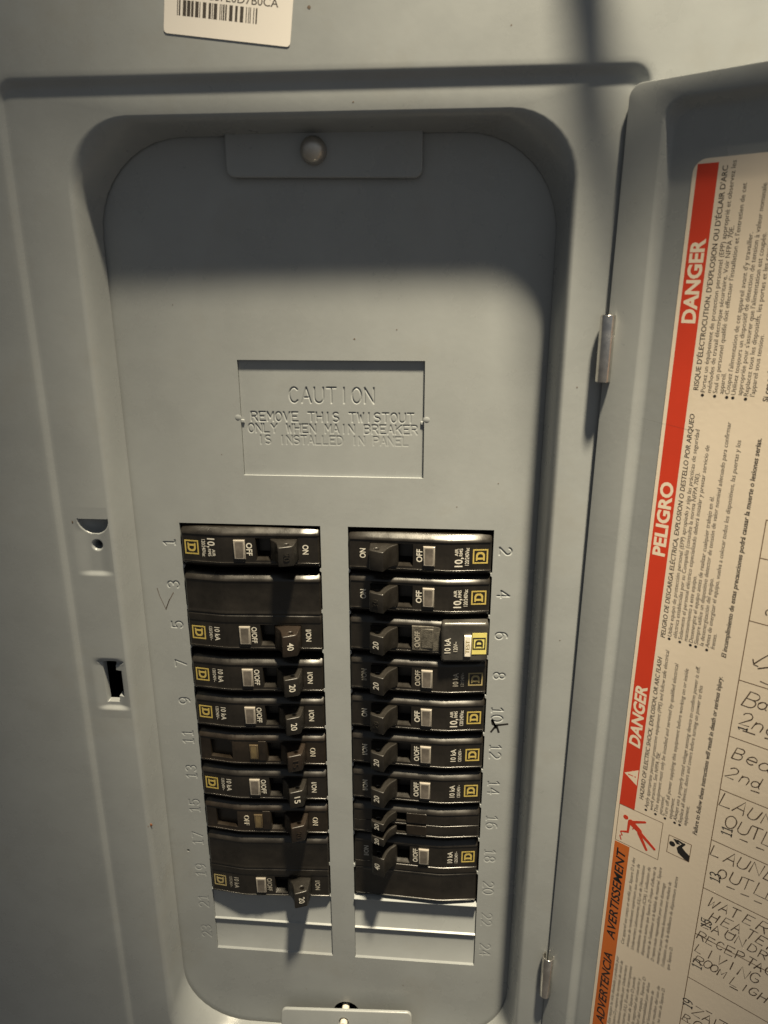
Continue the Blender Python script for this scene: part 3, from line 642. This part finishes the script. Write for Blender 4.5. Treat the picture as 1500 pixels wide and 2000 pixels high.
# copies share mesh data; each copy gets its own place and label
def copy_breaker(src,col,row,label):
    c=src.copy(); COL.objects.link(c); c.location=W(col*5.7,-PITCH*(row+.5)+ysh(col,row),0); c.rotation_euler=(0,0 if col>0 else math.pi,0); c['label']=label
    for ch in src.children:
        d=ch.copy(); COL.objects.link(d); d.parent=c
        for g in ch.children:
            e=g.copy(); COL.objects.link(e); e.parent=d
    return c
b1=single(-1,0,'air','20','emboss','scuffed black breaker with pressed 20 on its lever, in slot 1 at the top left')
b2=single(1,0,'air','','emboss','black breaker with plain lever in slot 2 at the top right')
b4=single(1,1,'air','30','emboss','black breaker with pressed 30 on its lever in slot 4')
b7=single(-1,3,'ka','20','print','black breaker with white 20 on its lever in slot 7 below the double breaker')
copy_breaker(b7,-1,4,'black breaker with white 20 on its lever in slot 9, above the brown breaker')
b8=single(1,3,'ka','20','print','black breaker with dull worn print in slot 8 below the test button one',faded=True)
b10=single(1,4,'air','20','emboss','black breaker with pressed 20 on its lever in slot 10 beside the marker scribble',faded=False)
copy_breaker(b7,1,5,'black breaker with white 20 on its lever in slot 12 under the marker scribble')
copy_breaker(b7,1,6,'black breaker with white 20 on its lever in slot 14 above the twin lever breaker')
b13=single(-1,6,'ka','15','print','black breaker with white 15 on its lever in slot 13 between the brown breakers')
# two-pole units: labelled pole at +w
def double(col,row,off,txt,label,faded,hm,wshift,hwid):
    r=root(col,row,off=off); tag(r,label,'circuit breaker',group='circuit breakers in two rows')
    wc=9.52
    body('two',[(9.2,27.0,wc-4.9,wc+4.9,6.0)],BLACK,r)
    handle(r,wc+wshift,hwid,hm,txt,'print',PRINT)
    window(r,WINDOW,wc=wc); logo(r,GOLDD if faded else GOLD,wc); prints(r,'ka',PRINTD if faded else PRINT,wc)
    return r
double(-1,1,.5,'40','double width black breaker with one lever marked 40 across slots 3 and 5',False,HANDB,.8,5.3)
double(-1,8,.5,'20','double black breaker with faded emblem and lever marked 20 across slots 17 and 19',True,HAND,.3,4.8)
double(1,8,.5,'40','double width black breaker with lever marked 40 across slots 18 and 20 at the bottom',False,HAND,-.6,5.6).location.y += 1.4*S   # seated a little deeper
# arc-fault breaker with test button, slot 6
r=tag(root(1,2),'dusty breaker with a raised end block, white test button and yellow emblem in slot 6','circuit breaker',group='circuit breakers in two rows')
body('one',[SLOT],BLACK,r); handle(r,0,4.7,HAND,'20','print',PRINT)
v,f=on_face(box(-4.6,4.6,-2.6,2.6,-.4,.7,.4),33.4,.2,0); mesh('window', v, f, DUST, r, smooth=50)
v,f=box(26.9,38.9,-5.6,5.9,2.0,3.35,.3); mesh('dusty_face', v, f, DUST, r, smooth=40)
blk=plate([rrect(39.2,58.9,-9.1,9.0,1.6,4)],-6,0,1.3,3); V=[(p[0],p[1],p[2]+(6.2 if p[0]<44 else 6.2-.10*(p[0]-44)) if p[2]>-4 else p[2]) for p in blk[0]]
blkO=mesh('test_block', V, blk[1], SMOKE, r, smooth=40)
o=join([face_text('10 kA',2.5,7.0,42.0,-1.2,.016,dz=2.62), face_text('120V~',1.7,4.6,45.3,-1.6,.006,dz=2.9)]); mesh('rating_print', o[0], o[1], PRINT, r)
o=face_text('O/OFF',2.2,7.4,29.2,0,.016,dz=.75); mesh('off_print', o[0], o[1], PRINTD, r)
bz=lambda s: 6.2-.10*(s-44)
v,f=box(48.9,51.8,-6.0,3.6,4.7,bz(50)+1.0,.35); tb=mesh('test_button', v, f, WHITEP, r, smooth=50)
g=text_geo('TEST',1.6,6.0,.01); v,f=frame_geo(g,(51.1,-4.2,bz(50)+1.06),(0,1,0),(-1,0,0),(0,0,1)); mesh('test_word', v, f, GOLDD, tb)
v,f=plate([rect(52.2,58.2,-5.2,4.6)],bz(55)+.02,bz(55)+.10); V=[(p[0],p[1],p[2]-.10*(p[0]-55)) for p in v]; mesh('emblem_label', V, f, YELLOW, r)
def emblem_on(parent,m,sc,wc,k,z):
    h=3.3*k; fr_=plate([rect(-h,h,-h,h),rect(-h+.5,h-.5,-h+.5,h-.5)],-.02,.02)
    d=[(-2.0,-1.95),(.7,-1.95),(1.6,-1.5),(2.0,-.8),(2.0,.8),(1.6,1.5),(.7,1.95),(-2.0,1.95),(-2.0,1.3),(-1.5,1.3),(-1.5,-1.3),(-2.0,-1.3)]
    hl=[(-.6,-1.15),(.35,-1.15),(.9,-.75),(1.1,-.3),(1.1,.3),(.9,.75),(.35,1.15),(-.6,1.15)]
    dd=plate([[(a*k,b*k) for a,b in d],[(a*k,b*k) for a,b in hl]],-.02,.02)
    v,f=frame_geo(join([fr_,dd]),(sc,wc,z),(0,1,0),(-1,0,.1),(0,0,1)); mesh('emblem', v, f, m, parent)
emblem_on(r,INKB,55.1,-.2,.82,bz(55.1)+.16)
# older brown breakers, slots 11 and 15
def brown(row,txt,label,off_word):
    r=tag(root(-1,row),label,'circuit breaker',group='circuit breakers in two rows')
    body('one',[SLOT],BLACK2,r,pits=[(43.0,53.5,-4.9,4.2,2.4)])
    handle(r,0,4.5,HANDB,txt,'emboss',HANDB)
    window(r,WINDOWY,31.0,35.0,-3.6,4.0,.7)
    v,f=on_face(box(-5.6,4.6,-1.7,1.7,-.4,.55,.3),29.2,0,0); mesh('end_stop', v, f, BLACK2, r, smooth=40)
    o=face_text('ON',2.4,4.4,6.2,0,0,.2); mesh('on_mark', o[0], o[1], PRINTD, r)
    if off_word: o=face_text('OFF',2.4,5.4,38.6,0,0,.2); mesh('off_mark', o[0], o[1], PRINTD, r)
    return r
brown(5,'15','older brown breaker with empty pocket and no emblem in slot 11',False)
brown(7,'20','older brown breaker with pressed OFF, pocket and yellowed window in slot 15',True)
# tandem breaker, slot 16
r=tag(root(1,7),'narrow twin breaker with two small levers each marked 20 in slot 16','circuit breaker',group='circuit breakers in two rows')
body('tandem',[(9.2,25.2,1.0,5.5,6.0),(9.2,25.2,-5.5,-1.0,6.0)],BLACK,r)
for wc in (4.4,-4.4): handle(r,wc*.92,2.2,HAND,'20','print',PRINT)
for wc in (3.3,-3.3):
    v,f=on_face(box(-2.6,2.6,-4.6,4.6,-.4,.45,.25),30.0,wc,0); mesh('end_stop', v, f, BLACK2, r, smooth=40)
